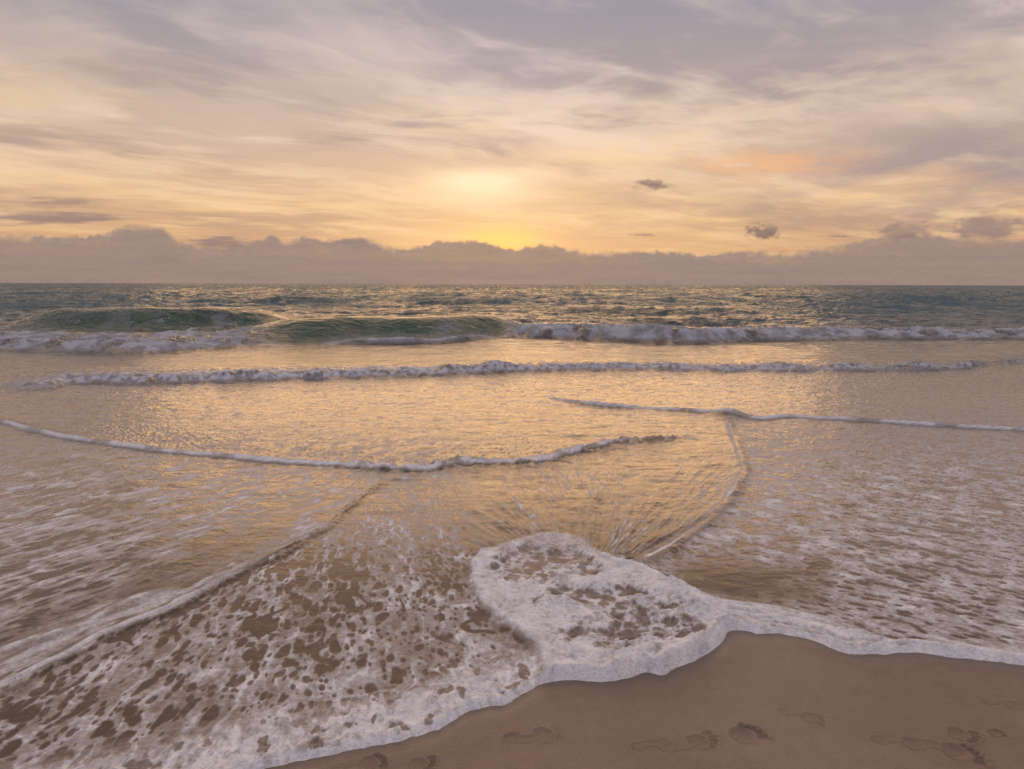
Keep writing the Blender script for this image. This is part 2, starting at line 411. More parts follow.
# ---- the lobe
L = ss(-.03, .045, dLs)
bl = billow(x * 2.6 + wa * 8, y * 2.9 + wb * 8, 181, 5); bl2 = billow(x * 9, y * 9, 182, 4)
rim = np.exp(-(np.maximum(dLs - .02, 0) / .095) ** 2) * (dLs > -.03)
top = ss(sight(560, 575)[1], sight(560, 540)[1], y)     # thins out towards the fan
spots = None
def spot(px, py, rx, ry):
    c = sight(px, py); return np.exp(-(((x - c[0]) / rx) ** 2 + ((y - c[1]) / ry) ** 2))
spots = 1.0 * spot(530, 566, .24, .30) + .6 * spot(592, 600, .20, .17) + .6 * spot(640, 636, .20, .13) + .75 * spot(697, 640, .13, .08) + .35 * spot(560, 640, .14, .1) + .5 * spot(575, 556, .15, .2) + .35 * spot(630, 615, .45, .40)
hl_ = fbm(x * 5.0, y * 5.0, 183, 4)
wl = worley(x / .075 + wa * 6, y / .07 + wb * 6, 184)
wl2 = worley(x / .035 + wa * 8, y / .035 + wb * 8, 187)
opening = ss(.26, .60, spots + .75 * hl_ - rim * .9)
lh = L * (1 - .8 * opening) * (.006 + rim * .011 * (1 - .8 * top) + .038 * bl * (1 - .6 * top) + .006 * bl2)
z += lh
cellhole = np.maximum((1 - ss(-.14, .06, wl)) * ss(.10, .45, spots + .5 * hl_), (1 - ss(-.1, .1, wl2)) * ss(.05, .4, spots + .5 * hl_) * .7) * (1 - rim)
web = ss(.10, .24, wl + .3 * fbm(x * 12, y * 12, 188, 2))
lobe_f = np.clip(.80 + .45 * fbm(x * 9, y * 9, 185, 4) , .4, 1) * (1 - np.clip(opening * (1 - .75 * web) * .85 + cellhole * .72, 0, .92)) * np.clip(.78 + .6 * bl, .6, 1.1)  # creases between billows darkened: shade painted through the foam cover
lobe_f = np.maximum(lobe_f, rim * np.clip(.80 + .7 * fbm(x * 14, y * 14, 189, 3), .4, 1) * (1 - top))
lobe_f *= 1 - .35 * top
f = f * (1 - L) + np.maximum(lobe_f, f * top * .8) * L
z -= L * opening * .004
# foam thinned just outside the left rim
out = (1 - L) * np.exp(-np.maximum(-dLs, 0) / .10) * leftzone * (y < sight(500, 560)[1]) * (dSs > .22)
f *= 1 - .4 * out * (fbm(x * 4, y * 4, 186, 2) > -.3)

# ---- waterline: everything rolls down onto the sand
edge_h = .011 * np.exp(-((dSs - .045) / .035) ** 2) * (.6 + .9 * billow(x * 9, y * 9, 191, 3)) * (1 + .5 * isR)
z += edge_h * (dSs > -.05)
f = np.where(sea_side & (dSs < .05), np.maximum(f, .75 + .3 * bub), f)
leftmass = band * (1 - isR) * (1 - L)
z += leftmass * .016 * billow(x * 10, y * 8, 192, 4)
f = np.clip(f, 0, 1)
foam[:] = np.maximum(np.where(y < 11.8, f, foam * 1.0), np.where(y > 11.3, foam, 0))
foam[:] = np.where((y > 10.6), np.maximum(foam, f), foam)
z += .006
taper = ss(-.02, .075, dSs)
z[:] = np.where(dSs < .6, z * taper - .02 * (1 - taper) - np.clip(-dSs, 0, 1) * .25, z)

THICK[:n0] = np.maximum(thick, np.maximum(L * .8, np.maximum(leftmass * .6, tf * .6 * (s_ > .16) * (dSs < .6))))

# regions of the near zone
def setreg(m, v): reg[m & (y < 11.8)] = v
lacey = (y < 6.4) & (np.abs(s_) < 1.2)
setreg(lacey & (isR < .5) & (y <= diagY) & (u_w < .5), 10)
setreg((y < 6.4) & (isR < .5) & (y > diagY) & (s_ < -.15), 14)
setreg(lacey & (isR >= .5), 11)
setreg((dE < .20) & (tE / LE > .03) & (tE < LE * .995), 5)
setreg((dF < .20) & (tF > .02) & (tF < LF * .999), 6)
setreg((dD < .09) & (tD > .02) & (tD < LD * .999), 7)
setreg((dC < .08) & (tC > .25) & (~inL), 8)
setreg((tf > .5) & (s_ > .16) & (dSs < .6) & (isR > .5), 12)
setreg(dLs > 0, 9)

SUB = np.zeros(X.shape, np.int8)
SUB[(REG == 1) & (dH > .6)] = 1; SUB[(REG == 1) & (dH > 2.7)] = 2
SUB[((REG == 2) | (REG == 3)) & (dH > 1.8)] = 1
SUB[(REG == 4) & (dG > .8)] = 1
def subset(m, r): SUB[:n0][m & (reg == r)] = 1
subset(np.abs(dsE) > .06, 5); subset(np.abs(dsF) > .06, 6); subset(dLs > .11, 9)

# ------------------------------------------------------------------ colour of the water, with painted shade and sky gold
def mix3(a, b, t): return a * (1 - t[..., None]) + b * t[..., None]
col = np.zeros(X.shape + (3,), F32)
sandy = np.array([.142, .104, .076], F32); gold = np.array([.225, .150, .082], F32)  # gold holds the reflected golden sky as base colour
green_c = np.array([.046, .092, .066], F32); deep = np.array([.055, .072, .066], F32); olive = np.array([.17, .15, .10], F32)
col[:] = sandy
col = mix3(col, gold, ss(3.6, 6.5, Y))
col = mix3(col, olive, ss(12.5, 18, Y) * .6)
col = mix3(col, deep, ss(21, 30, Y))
col = mix3(col, green_c, np.clip(GREENM, 0, 1))
var = fbm(X * .35, Y * .8, 201, 3)
col *= (1 + .25 * np.clip(var, -1, 1))[..., None]
col = mix3(col, np.array([.045, .038, .036], F32), np.clip(DARK, 0, .9))  # shade of wave feet, faces and creases painted into the water colour

# ------------------------------------------------------------------ mesh helpers
def mesh_from(name, verts, quads, attrs, mat, normals=None):
    me = bpy.data.meshes.new(name)
    nv, nf = len(verts), len(quads)
    k = quads.shape[1]
    me.vertices.add(nv); me.vertices.foreach_set("co", verts.astype(F32).ravel())
    me.loops.add(nf * k); me.loops.foreach_set("vertex_index", quads.astype(np.int32).ravel())
    me.polygons.add(nf); me.polygons.foreach_set("loop_start", (np.arange(nf) * k).astype(np.int32))
    me.update(calc_edges=True)
    me.polygons.foreach_set("use_smooth", np.ones(nf, bool))
    for an, arr in attrs.items():
        if arr.ndim == 1:
            a = me.attributes.new(an, 'FLOAT', 'POINT'); a.data.foreach_set("value", arr.astype(F32))
        else:
            a = me.attributes.new(an, 'FLOAT_VECTOR', 'POINT'); a.data.foreach_set("vector", arr.astype(F32).ravel())
    if normals is not None:
        try:
            a = me.attributes.new("custom_normal", 'FLOAT_VECTOR', 'POINT'); a.data.foreach_set("vector", normals.astype(F32).ravel())
        except Exception as ex:
            print("custom normals skipped", ex)
    me.materials.append(mat)
    o = bpy.data.objects.new(name, me); C.objects.link(o)
    return o

def tag(o, label=None, cat=None, kind=None, group=None):
    if label: o["label"] = label
    if cat: o["category"] = cat
    if kind: o["kind"] = kind
    if group: o["group"] = group
    return o

# ------------------------------------------------------------------ node helpers
class NT:
    def __init__(s, tree): s.t = tree; tree.nodes.clear()
    def node(s, typ, **kw):
        n = s.t.nodes.new(typ)
        for k, v in kw.items(): setattr(n, k, v)
        return n
    def link(s, a, b): s.t.links.new(a.o if isinstance(a, V) else a, b)
    def put(s, v, sock):
        if isinstance(v, V): s.t.links.new(v.o, sock)
        elif v is not None: sock.default_value = v
    def math(s, op, a, b=None, c=None, clamp=False):
        n = s.node('ShaderNodeMath', operation=op, use_clamp=clamp)
        for i, q in enumerate((a, b, c)):
            if q is not None: s.put(q, n.inputs[i])
        return V(s, n.outputs[0])
    def vmath(s, op, a, b=None):
        n = s.node('ShaderNodeVectorMath', operation=op)
        s.put(a, n.inputs[0])
        if b is not None: s.put(b, n.inputs[1])
        return V(s, n.outputs[0])
    def xyz(s, x, y, z=0.0):
        n = s.node('ShaderNodeCombineXYZ')
        for i, q in enumerate((x, y, z)): s.put(q, n.inputs[i])
        return V(s, n.outputs[0])
    def sep(s, v):
        n = s.node('ShaderNodeSeparateXYZ'); s.put(v, n.inputs[0])
        return [V(s, n.outputs[i]) for i in range(3)]
    def noise(s, v, scale=1., detail=4., rough=.5, dist=0., col=False):
        n = s.node('ShaderNodeTexNoise'); s.put(v, n.inputs['Vector'])
        n.inputs['Scale'].default_value = scale; n.inputs['Detail'].default_value = detail
        n.inputs['Roughness'].default_value = rough; n.inputs['Distortion'].default_value = dist
        return V(s, n.outputs['Color' if col else 'Fac'])
    def voro(s, v, scale=1., feature='F1'):
        n = s.node('ShaderNodeTexVoronoi', feature=feature); s.put(v, n.inputs['Vector']); n.inputs['Scale'].default_value = scale
        return V(s, n.outputs['Distance'])
    def mr(s, v, a, b, c=0., d=1., smooth=True):
        n = s.node('ShaderNodeMapRange'); n.interpolation_type = 'SMOOTHSTEP' if smooth else 'LINEAR'
        s.put(v, n.inputs[0])
        for i, q in zip((1, 2, 3, 4), (a, b, c, d)): s.put(q, n.inputs[i])
        return V(s, n.outputs[0])
    def mix(s, f, a, b, mode='MIX'):
        n = s.node('ShaderNodeMix', data_type='RGBA', blend_type=mode)
        s.put(f, n.inputs[0])
        for q, i in ((a, 6), (b, 7)):
            if isinstance(q, tuple): n.inputs[i].default_value = (*q[:3], 1)
            else: s.put(q, n.inputs[i])
        return V(s, n.outputs[2])
    def attr(s, name, vec=False):
        n = s.node('ShaderNodeAttribute', attribute_name=name)
        return V(s, n.outputs['Vector' if vec else 'Fac'])
    def ramp(s, f, stops, interp='EASE'):
        n = s.node('ShaderNodeValToRGB'); cr = n.color_ramp; cr.interpolation = interp
        while len(cr.elements) < len(stops): cr.elements.new(.5)
        for e, (p, c) in zip(cr.elements, stops): e.position = p; e.color = (*c, 1)
        s.put(f, n.inputs[0]); return V(s, n.outputs[0])
class V:
    def __init__(s, t, o): s.nt = t; s.o = o
    def __add__(s, b): return s.nt.math('ADD', s, b)
    __radd__ = __add__
    def __sub__(s, b): return s.nt.math('SUBTRACT', s, b)
    def __rsub__(s, b): return s.nt.math('SUBTRACT', b, s)
    def __mul__(s, b): return s.nt.math('MULTIPLY', s, b)
    __rmul__ = __mul__
    def __truediv__(s, b): return s.nt.math('DIVIDE', s, b)
    def __rtruediv__(s, b): return s.nt.math('DIVIDE', b, s)
    def __neg__(s): return s.nt.math('MULTIPLY', s, -1.)
def lin(r, g, b):
    f = lambda c: ((c / 255 + .055) / 1.055) ** 2.4 if c > 10 else c / 255 / 12.92
    return (f(r), f(g), f(b))

def new_mat(name):
    m = bpy.data.materials.new(name); m.use_nodes = True
    return m, NT(m.node_tree)

# ------------------------------------------------------------------ water + foam material
def water_material():
    m, n = new_mat("sea_water_and_foam")
    pos = V(n, n.node('ShaderNodeNewGeometry').outputs['Position'])
    px, py, pz = n.sep(pos)
    dist = n.math('SQRT', px * px + py * py)
    foam0 = n.attr('foam'); thick = n.attr('thick'); wcol = n.attr('wcol', True)
    foam = foam0 + thick * .25
    # fine bubbles eat the edge of the foam
    fine = n.noise(pos, 38., 4., .6)
    fine2 = n.noise(n.xyz(px, py * .6, pz), 9., 4., .6)
    far = n.mr(dist, 7., 20.)
    f1 = n.mr(foam + (fine - .5) * n.mr(dist, 3., 12., .55, .15) + (fine2 - .5) * .30, .06, .92, smooth=False)
    voro = n.voro(pos, 75.)
    bub = n.mr(voro, .15, .55)
    near_ = 1.0 - n.mr(dist, 4., 8.)
    tone = .84 + (fine - .5) * .60 + (bub - .5) * .05 * near_ + thick * .16 + n.mr(foam0, .65, 1.) * .15
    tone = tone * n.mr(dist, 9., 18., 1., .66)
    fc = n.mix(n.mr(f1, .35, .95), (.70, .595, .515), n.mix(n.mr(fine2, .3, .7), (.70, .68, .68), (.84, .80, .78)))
    fc = n.mix(n.mr(dist, 6., 13., 0., .85), fc, (.60, .61, .68))  # far foam cooler and darker: shade on the breakers painted in
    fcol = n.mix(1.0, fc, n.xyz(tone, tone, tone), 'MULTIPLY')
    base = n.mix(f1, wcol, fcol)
    bs = n.node('ShaderNodeBsdfPrincipled')
    n.put(base, bs.inputs['Base Color'])
    n.put(n.mr(f1, 0., .8, n.mr(dist, 3.5, 6.5, .34, .09), .6), bs.inputs['Roughness'])
    bs.inputs['IOR'].default_value = 1.45
    n.put(n.mr(f1, .2, .9, 1., .35) * n.mr(dist, 14., 28., .55, .32) * n.mr(dist, 3.6, 6.8, .10, 1.) * (1. - n.attr('green') * .7), bs.inputs['Specular IOR Level'])
    # ripples
    stretch = n.xyz(px * .45, py, pz)
    r1 = n.noise(stretch, 5.0, 5., .62, .4)
    r2 = n.noise(n.xyz(px * .35, py, pz), 1.6, 4., .6, .3)
    r3 = n.noise(n.xyz(px * .35, py, pz), .35, 4., .62, .2)
    r4 = n.noise(n.xyz(px * .5, py, pz), 1.1, 5., .65, .3)
    r0 = n.noise(n.xyz(px * .55, py, pz), 17., 4., .6, .3)
    h = r0 * .0065 * n.mr(dist, 2.5, 5., .5, 1.) + r1 * .026 * n.mr(dist, 2.5, 7., .30, 1.) + r2 * n.mr(dist, 8., 22., .0, .09) + r3 * n.mr(dist, 25., 120., 0., 1.4) + r4 * n.mr(dist, 12., 40., 0., .45)
    hf = fine * .004 + bub * .0025 * near_ + fine2 * .006
    hh = h * (1.0 - f1 * .7) + hf * f1 + thick * fine2 * .018 * far
    bp = n.node('ShaderNodeBump'); bp.inputs['Strength'].default_value = 1.0; bp.inputs['Distance'].default_value = 1.0
    n.put(hh, bp.inputs['Height']); n.link(V(n, bp.outputs[0]), bs.inputs['Normal'])
    df = n.node('ShaderNodeBsdfDiffuse'); df.inputs[0].default_value = (.125, .178, .190, 1)
    n.link(V(n, bp.outputs[0]), df.inputs['Normal'])
    mx = n.node('ShaderNodeMixShader'); g5 = n.noise(n.xyz(px * .16, py * .035, 0.), 1., 5., .65); g6 = n.noise(n.xyz(px * .7, py * .12, 4.), 1., 4., .6)
    n.put(n.mr(dist, 22., 60., 0., 1.) * n.mr(g5 * .55 + g6 * .45, .38, .62, .28, .95) * (1. - f1), mx.inputs[0])
    n.t.links.new(bs.outputs[0], mx.inputs[1]); n.t.links.new(df.outputs[0], mx.inputs[2])
    out = n.node('ShaderNodeOutputMaterial'); n.t.links.new(mx.outputs[0], out.inputs[0])
    return m
WATER = water_material()

# ------------------------------------------------------------------ cut the sheet into its things
gy, gx = np.gradient(Z)
dYr = np.gradient(YS)[:, None]; dSx = np.gradient(SS)[None, :]
dzds = gx / dSx                       # dz/dS at constant row
dzdY_row = gy / dYr                   # dz/dY at constant S
zx = dzds / Y; zy = dzdY_row - S * zx
NRM = np.stack([-zx, -zy, np.ones_like(Z)], -1); NRM /= np.linalg.norm(NRM, axis=-1, keepdims=True)
idx = np.arange(NR * NC).reshape(NR, NC)
quads = np.stack([idx[:-1, :-1], idx[:-1, 1:], idx[1:, 1:], idx[1:, :-1]], -1)
keep = np.ones((NR - 1, NC - 1), bool)
dfull = np.full((NR, NC), 9., F32); dfull[:n0] = dSs
keep &= (dfull[:-1, :-1] > -.10)
fr = REG[:-1, :-1]
VERT = np.stack([X, Y, Z], -1).reshape(-1, 3); NR_ = NRM.reshape(-1, 3)
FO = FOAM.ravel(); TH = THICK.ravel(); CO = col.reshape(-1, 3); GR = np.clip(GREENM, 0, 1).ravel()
REGIONS = {
    0: ("sea", "calm golden shallows and choppy green sea reaching the horizon", None, "structure"),
    13: ("swell_wave", "smooth dark green swell rising behind the white water on the far left", "wave", None),
    1: ("breaking_wave", "smooth green wave face about to curl, between the two stretches of white water", "wave", None),
    2: ("breaking_wave", "long tumbling white water of the outer breaker, right of the green wave face", "wave", None),
    3: ("breaking_wave", "tumbling white water of the outer breaker, left of the green wave face", "wave", None),
    4: ("breaking_wave", "low bore of bubbly foam running across the whole shallows, in front of the outer breaker", "wave", None),
    5: ("swash_wave", "thin rolling wave edge with a white foam bead, sagging across the left shallows", "wave", None),
    6: ("swash_wave", "thin dark rolling wave edge with white bead, crossing the right shallows", "wave", None),
    7: ("swash_wave", "straight diagonal water ridge running down to the lower left through the foam lace", "wave", None),
    8: ("swash_wave", "curved pale crease of water sweeping down into the thick foam lobe", "wave", None),
    9: ("foam_lobe", "thick white fan of billowed foam pushed onto the brown sand", "sea foam", None),
    10: ("foam_lace", "lacy foam film with dark oval holes below the diagonal water ridge", "sea foam", "stuff"),
    14: ("foam_streaks", "streaked foam film above the diagonal water ridge", "sea foam", "stuff"),
    11: ("foam_lace", "lacy foam film with slanting holes, right of the thick foam lobe", "sea foam", "stuff"),
    12: ("foam_edge", "smooth white roll of foam along the waterline, right of the thick foam lobe", "sea foam", None),
}
PARTS = {1: {0: "foam_skirt", 1: "wave_face", 2: "wave_back"}, 2: {0: "foam_front", 1: "foam_back"}, 3: {0: "foam_front", 1: "foam_back"},
         4: {0: "foam_roll", 1: "wave_back"}, 5: {0: "foam_bead", 1: "wave_shoulder"}, 6: {0: "foam_bead", 1: "wave_shoulder"}, 9: {0: "foam_rim", 1: "foam_web"}}
sub = SUB[:-1, :-1]
def cut(name, mask, origin=None):
    q = quads[mask]
    if not len(q): return None
    used = np.zeros(NR * NC, bool); used[q.ravel()] = True
    u = np.nonzero(used)[0]; remap = np.cumsum(used) - 1
    P = VERT[u].copy()
    if origin is not None: P -= origin
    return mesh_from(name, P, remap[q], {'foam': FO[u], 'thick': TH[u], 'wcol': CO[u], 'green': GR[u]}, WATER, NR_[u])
for rid, (nm, lab, cat, kind) in REGIONS.items():
    m_ = keep & (fr == rid)
    if not m_.any(): continue
    if rid in PARTS:
        org = VERT[quads[m_][:, 0]].mean(0); org[2] = 0
        root = bpy.data.objects.new(nm, None); C.objects.link(root); root.location = org; root.empty_display_size = .2
        for k, pn in PARTS[rid].items():
            p = cut(pn, m_ & (sub == k), org)
            if p: p.parent = root
        tag(root, lab, cat, kind)
    else:
        tag(cut(nm, m_), lab, cat, kind)

# ------------------------------------------------------------------ sand with footprints
def foot_shape(l, w, toes=1.0, heel=1.0):
    """depth 0..1 of a bare foot print; l along the foot (-.12 heel .. .13 toe), w across"""
    def el(cx, cy, rx, ry, p=2.0):
        return np.exp(-(((l - cx) / rx) ** 2 + ((w - cy) / ry) ** 2) ** (p * 1.5))
    d = np.maximum(heel * el(-.080, .0, .036, .029), .95 * el(.045, .0, .036, .043))
    d = np.maximum(d, .62 * heel * el(-.02, .014, .06, .021))
    for k, (tx, ty, r) in enumerate([(.112, -.036, .0185), (.118, -.009, .0130), (.110, .013, .0120), (.099, .032, .0112), (.084, .048, .0104)]):
        d = np.maximum(d, toes * el(tx, ty, r * .98, r * .82))
    return d

def foot_part(l, w, heel):
    e = lambda cx, cy, rx, ry: ((l - cx) / rx) ** 2 + ((w - cy) / ry) ** 2
    d = [e(.045, .0, .036, .043), e(-.080, .0, .036, .029)]
    for tx, ty, r in [(.112, -.036, .0185), (.118, -.009, .0130), (.110, .013, .0120), (.099, .032, .0112), (.084, .048, .0104)]:
        d.append(e(tx, ty, r * 1.15, r))
    return np.argmin(np.stack(d), 0)

#           px   py   heading(deg from +x, ccw)  scale depth toes heel mirror label
FEET = [
    (732, 739, 24, 1.08, .013, 1.0, .1, 1, "sharp bare footprint with clear toe marks, right of the half washed one"),
    (689, 744, 18, .95, .009, .7, .2, -1, "half washed footprint beside the sharp toe-marked print"),
    (940, 749, -20, 1.1, .012, 1.0, .5, 1, "deep smudged footprint with toe marks near the right corner"),
    (946, 731, -25, .9, .008, .9, .0, -1, "small toe-end footprint just above the deep smudged one"),
    (532, 735, 8, .98, .008, .15, 1.0, -1, "shallow long footprint alone on the sand below the foam lobe"),
    (800, 716, -25, .75, .006, .5, .3, 1, "faint footprint worn almost flat, midway between the two groups of prints"),
    (900, 742, -8, .9, .002, .0, 1.0, 1, "faint dragged heel mark left of the deep smudged footprint"),
    (655, 745, 5, .8, .003, .0, 1.0, 1, "barely visible footprint left of the half washed one"),
    (1004, 703, -15, .7, .004, .2, .3, 1, "faint shallow footprint highest on the sand at the right edge"),
    (988, 733, 0, .5, .005, .9, .0, 1, "tiny toe dent right of the smudged footprint"),
    (357, 763, 15, .85, .009, 1.0, .2, 1, "footprint half covered by the foam edge at the bottom"),
    (408, 764, 10, .8, .008, 1.0, .1, -1, "toe dents beside the foam edge at the bottom"),
]
FP = []
for (px, py, hd, sc, dep, toes, heel, mir, lab) in FEET:
    cx, cy = sight(px, py, .01); FP.append((cx, cy, radians(hd), sc, dep, toes, heel, mir))

SHX, SHY = SHORE[:, 0], SHORE[:, 1]
order = np.argsort(SHX)
def sand_z(x, y, fine=True):
    ys = np.interp(x, SHX[order], SHY[order])
    d = ys - y                                   # landward distance
    zz = np.where(d > 0, .018 * d, .05 * d * np.exp(d) )
    zz = zz + .004 * fbm(x * 1.1, y * 1.3, 301, 3) + .0016 * fbm(x * 6, y * 6, 302, 3)
    if fine: zz = zz + .0007 * fbm(x * 45, y * 45, 303, 2)
    wet = np.zeros_like(zz)
    for (cx, cy, a, sc, dep, toes, heel, mir) in FP:
        dx = (x - cx); dy = (y - cy)
        m = (np.abs(dx) < .35) & (np.abs(dy) < .35)
        if not m.any(): continue
        l = (dx[m] * cos(a) + dy[m] * sin(a)) / sc; w = (-dx[m] * sin(a) + dy[m] * cos(a)) / sc * mir
        wob = .006 * perlin(l * 40, w * 40, 311)
        k = foot_shape(l + wob, w + wob, toes, heel)
        rim_ = foot_shape(l * .86 + wob, w * .84 + wob, toes * .8, heel)
        zz[m] += .62 * dep * (-k * 1.25 + .85 * np.clip(rim_ - k, 0, 1)) + dep * .12 * perlin(l * 120, w * 120, 312) * rim_
        wet[m] = np.maximum(wet[m], k)
    return zz, wet

sand_rows = np.concatenate([np.linspace(-6, 1.0, 30)[:-1], np.linspace(1.0, 2.1, 40)[:-1], np.linspace(2.1, 3.7, 700)[:-1], np.linspace(3.7, 40, 60)]).astype(F32)
sand_cols = np.concatenate([np.linspace(-60, -3.2, 60)[:-1], np.linspace(-3.2, 3.2, 1500)[:-1], np.linspace(3.2, 60, 60)]).astype(F32)
sy, sx = np.meshgrid(sand_rows, sand_cols, indexing='ij')
sz, swet = sand_z(sx, sy)
sz = np.where(sy > 3.7, sz - (sy - 3.7) * .05, sz)
ii = np.arange(sx.size).reshape(sx.shape)
sq = np.stack([ii[:-1, :-1], ii[:-1, 1:], ii[1:, 1:], ii[1:, :-1]], -1).reshape(-1, 4)
ysx = np.interp(sx, SHX[order], SHY[order])
wetline = np.clip(1 - (ysx - sy) / (.16 + .10 * fbm(sx * 3, sy * 3, 305, 2)), 0, 1)

def sand_material(name, dark=1.0):
    m, n = new_mat(name)
    pos = V(n, n.node('ShaderNodeNewGeometry').outputs['Position'])
    big = n.noise(pos, 1.3, 4., .55); mid = n.noise(pos, 14., 4., .6); gr = n.noise(pos, 900., 2., .6); gr2 = n.noise(pos, 260., 3., .6)
    wet = n.attr('wet')
    c = n.mix(n.mr(big, .3, .7), (.245 * dark, .168 * dark, .118 * dark), (.285 * dark, .202 * dark, .146 * dark))
    gr3 = n.noise(pos, 110., 3., .65)
    k = (gr - .5) * .5 + (gr2 - .5) * .7 + (gr3 - .5) * .45 + (mid - .5) * .30 + 1.0
    c = n.mix(1., c, n.xyz(k, k, k), 'MULTIPLY')
    c = n.mix(wet * .55, c, (.10, .062, .042))
    bs = n.node('ShaderNodeBsdfPrincipled'); n.put(c, bs.inputs['Base Color'])
    n.put(n.mr(wet, 0., 1., .60, .14), bs.inputs['Roughness']); n.put(n.mr(wet, 0., 1., .3, .6), bs.inputs['Specular IOR Level'])
    bp = n.node('ShaderNodeBump'); bp.inputs['Strength'].default_value = .7; bp.inputs['Distance'].default_value = 1.0
    n.put(gr2 * .0022 + gr3 * .0025 + mid * .002 + gr * .0006, bp.inputs['Height']); n.link(V(n, bp.outputs[0]), bs.inputs['Normal'])
    out = n.node('ShaderNodeOutputMaterial'); n.t.links.new(bs.outputs[0], out.inputs[0])
    return m
SAND = sand_material("wet_sand"); SANDP = sand_material("pressed_sand", .96)
o = mesh_from("sand", np.stack([sx, sy, sz], -1).reshape(-1, 3), sq, {'wet': (wetline ** 1.5).ravel()}, SAND)
tag(o, "smooth brown wet sand beach", None, "structure")

for k, (fp, ft) in enumerate(zip(FP, FEET)):
    cx, cy, a, sc, dep, toes, heel, mir = fp
    nl_, nw_ = 110, 66
    l = np.linspace(-.15, .15, nl_) * sc; w = np.linspace(-.075, .075, nw_) * sc
    ll, ww = np.meshgrid(l, w, indexing='ij'); ll = ll.astype(F32); ww = ww.astype(F32)
    gxp = cx + ll * cos(a) - ww * sin(a); gyp = cy + ll * sin(a) + ww * cos(a)
    gz, gw = sand_z(gxp.astype(F32), gyp.astype(F32))
    ysf = np.interp(gxp, SHX[order], SHY[order])
    ok = (gw > .10) & (gyp < ysf - .0)
    gi = np.arange(ll.size).reshape(ll.shape)
    qq = np.stack([gi[:-1, :-1], gi[1:, :-1], gi[1:, 1:], gi[:-1, 1:]], -1)
    okf = ok[:-1, :-1] & ok[1:, :-1] & ok[1:, 1:] & ok[:-1, 1:]
    qq = qq[okf]
    if not len(qq): continue
    u, inv = np.unique(qq, return_inverse=True)
    P3 = np.stack([gxp - cx, gyp - cy, gz + .0009], -1).reshape(-1, 3)[u]
    if toes > .6:
        fo = bpy.data.objects.new("footprint", None); C.objects.link(fo); fo.empty_display_size = .1
        wid = foot_part(ll / sc, ww / sc * mir, heel)[:-1, :-1][okf]
        for pid in range(7):
            q_ = qq[wid == pid]
            if len(q_) < 12: continue
            u, inv = np.unique(q_, return_inverse=True)
            P3 = np.stack([gxp - cx, gyp - cy, gz + .0009], -1).reshape(-1, 3)[u]
            pt_ = mesh_from(["sole_mark", "heel_mark"][pid] if pid < 2 else "toe_mark", P3, inv.reshape(q_.shape), {'wet': gw.ravel()[u] * .05}, SANDP)
            pt_.parent = fo
    else:
        fo = mesh_from("footprint", P3, inv.reshape(qq.shape), {'wet': gw.ravel()[u] * .05}, SANDP)
    fo.location = (cx, cy, 0)
    tag(fo, ft[8], "footprint", None, "bare footprints in the wet sand")

# ------------------------------------------------------------------ clouds far out over the sea
def cloud_material(name, base, topc, dens=1.0):
    m, n = new_mat(name)
    al = n.attr('alpha'); lum = n.attr('lum')
    e = n.node('ShaderNodeEmission'); n.put(n.mix(lum, base, topc), e.inputs[0]); e.inputs[1].default_value = 1.0  # emission stands in for light scattered through the cloud
    d = n.node('ShaderNodeBsdfDiffuse'); d.inputs[0].default_value = (.5, .46, .46, 1)
    ad = n.node('ShaderNodeMixShader'); ad.inputs[0].default_value = .14
    n.t.links.new(e.outputs[0], ad.inputs[1]); n.t.links.new(d.outputs[0], ad.inputs[2])
    tr = n.node('ShaderNodeBsdfTransparent')
    mx = n.node('ShaderNodeMixShader'); n.put(al * dens, mx.inputs[0])
    n.t.links.new(tr.outputs[0], mx.inputs[1]); n.t.links.new(ad.outputs[0], mx.inputs[2])
    out = n.node('ShaderNodeOutputMaterial'); n.t.links.new(mx.outputs[0], out.inputs[0])
    return m

def cloud_patch(name, label, D, px0, px1, py0, py1, fn, mat, nx=None, ny=None, group=None):
    """relief of a far cloud at range D metres; fn(px, py) -> alpha, lum, relief"""
    nx = nx or int((px1 - px0) / .8) + 2; ny = ny or int((py1 - py0) / .8) + 2
    gx_, gy_ = np.meshgrid(np.linspace(px0, px1, nx), np.linspace(py1, py0, ny))
    al, lu, re = fn(gx_.astype(F32), gy_.astype(F32))
    a_ = np.arctan((gx_ - 512) / FPX)
    el = (HOR - gy_) / FPX * np.cos(a_)
    r = D - re
    vx = r * np.sin(a_); vy = r * np.cos(a_); vz = CAM_H + r * el
    keepv = al > .004
    gi = np.arange(gx_.size).reshape(gx_.shape)
    q = np.stack([gi[:-1, :-1], gi[:-1, 1:], gi[1:, 1:], gi[1:, :-1]], -1)
    kf = keepv[:-1, :-1] | keepv[:-1, 1:] | keepv[1:, 1:] | keepv[1:, :-1]
    q = q[kf]; u, inv = np.unique(q, return_inverse=True)
    P3 = np.stack([vx, vy, vz], -1).reshape(-1, 3)[u]
    ctr = P3.mean(0)
    o = mesh_from(name, P3 - ctr, inv.reshape(q.shape), {'alpha': al.ravel()[u], 'lum': lu.ravel()[u]}, mat)
    o.location = ctr
    tag(o, label, "cloud", None, group)
    return o

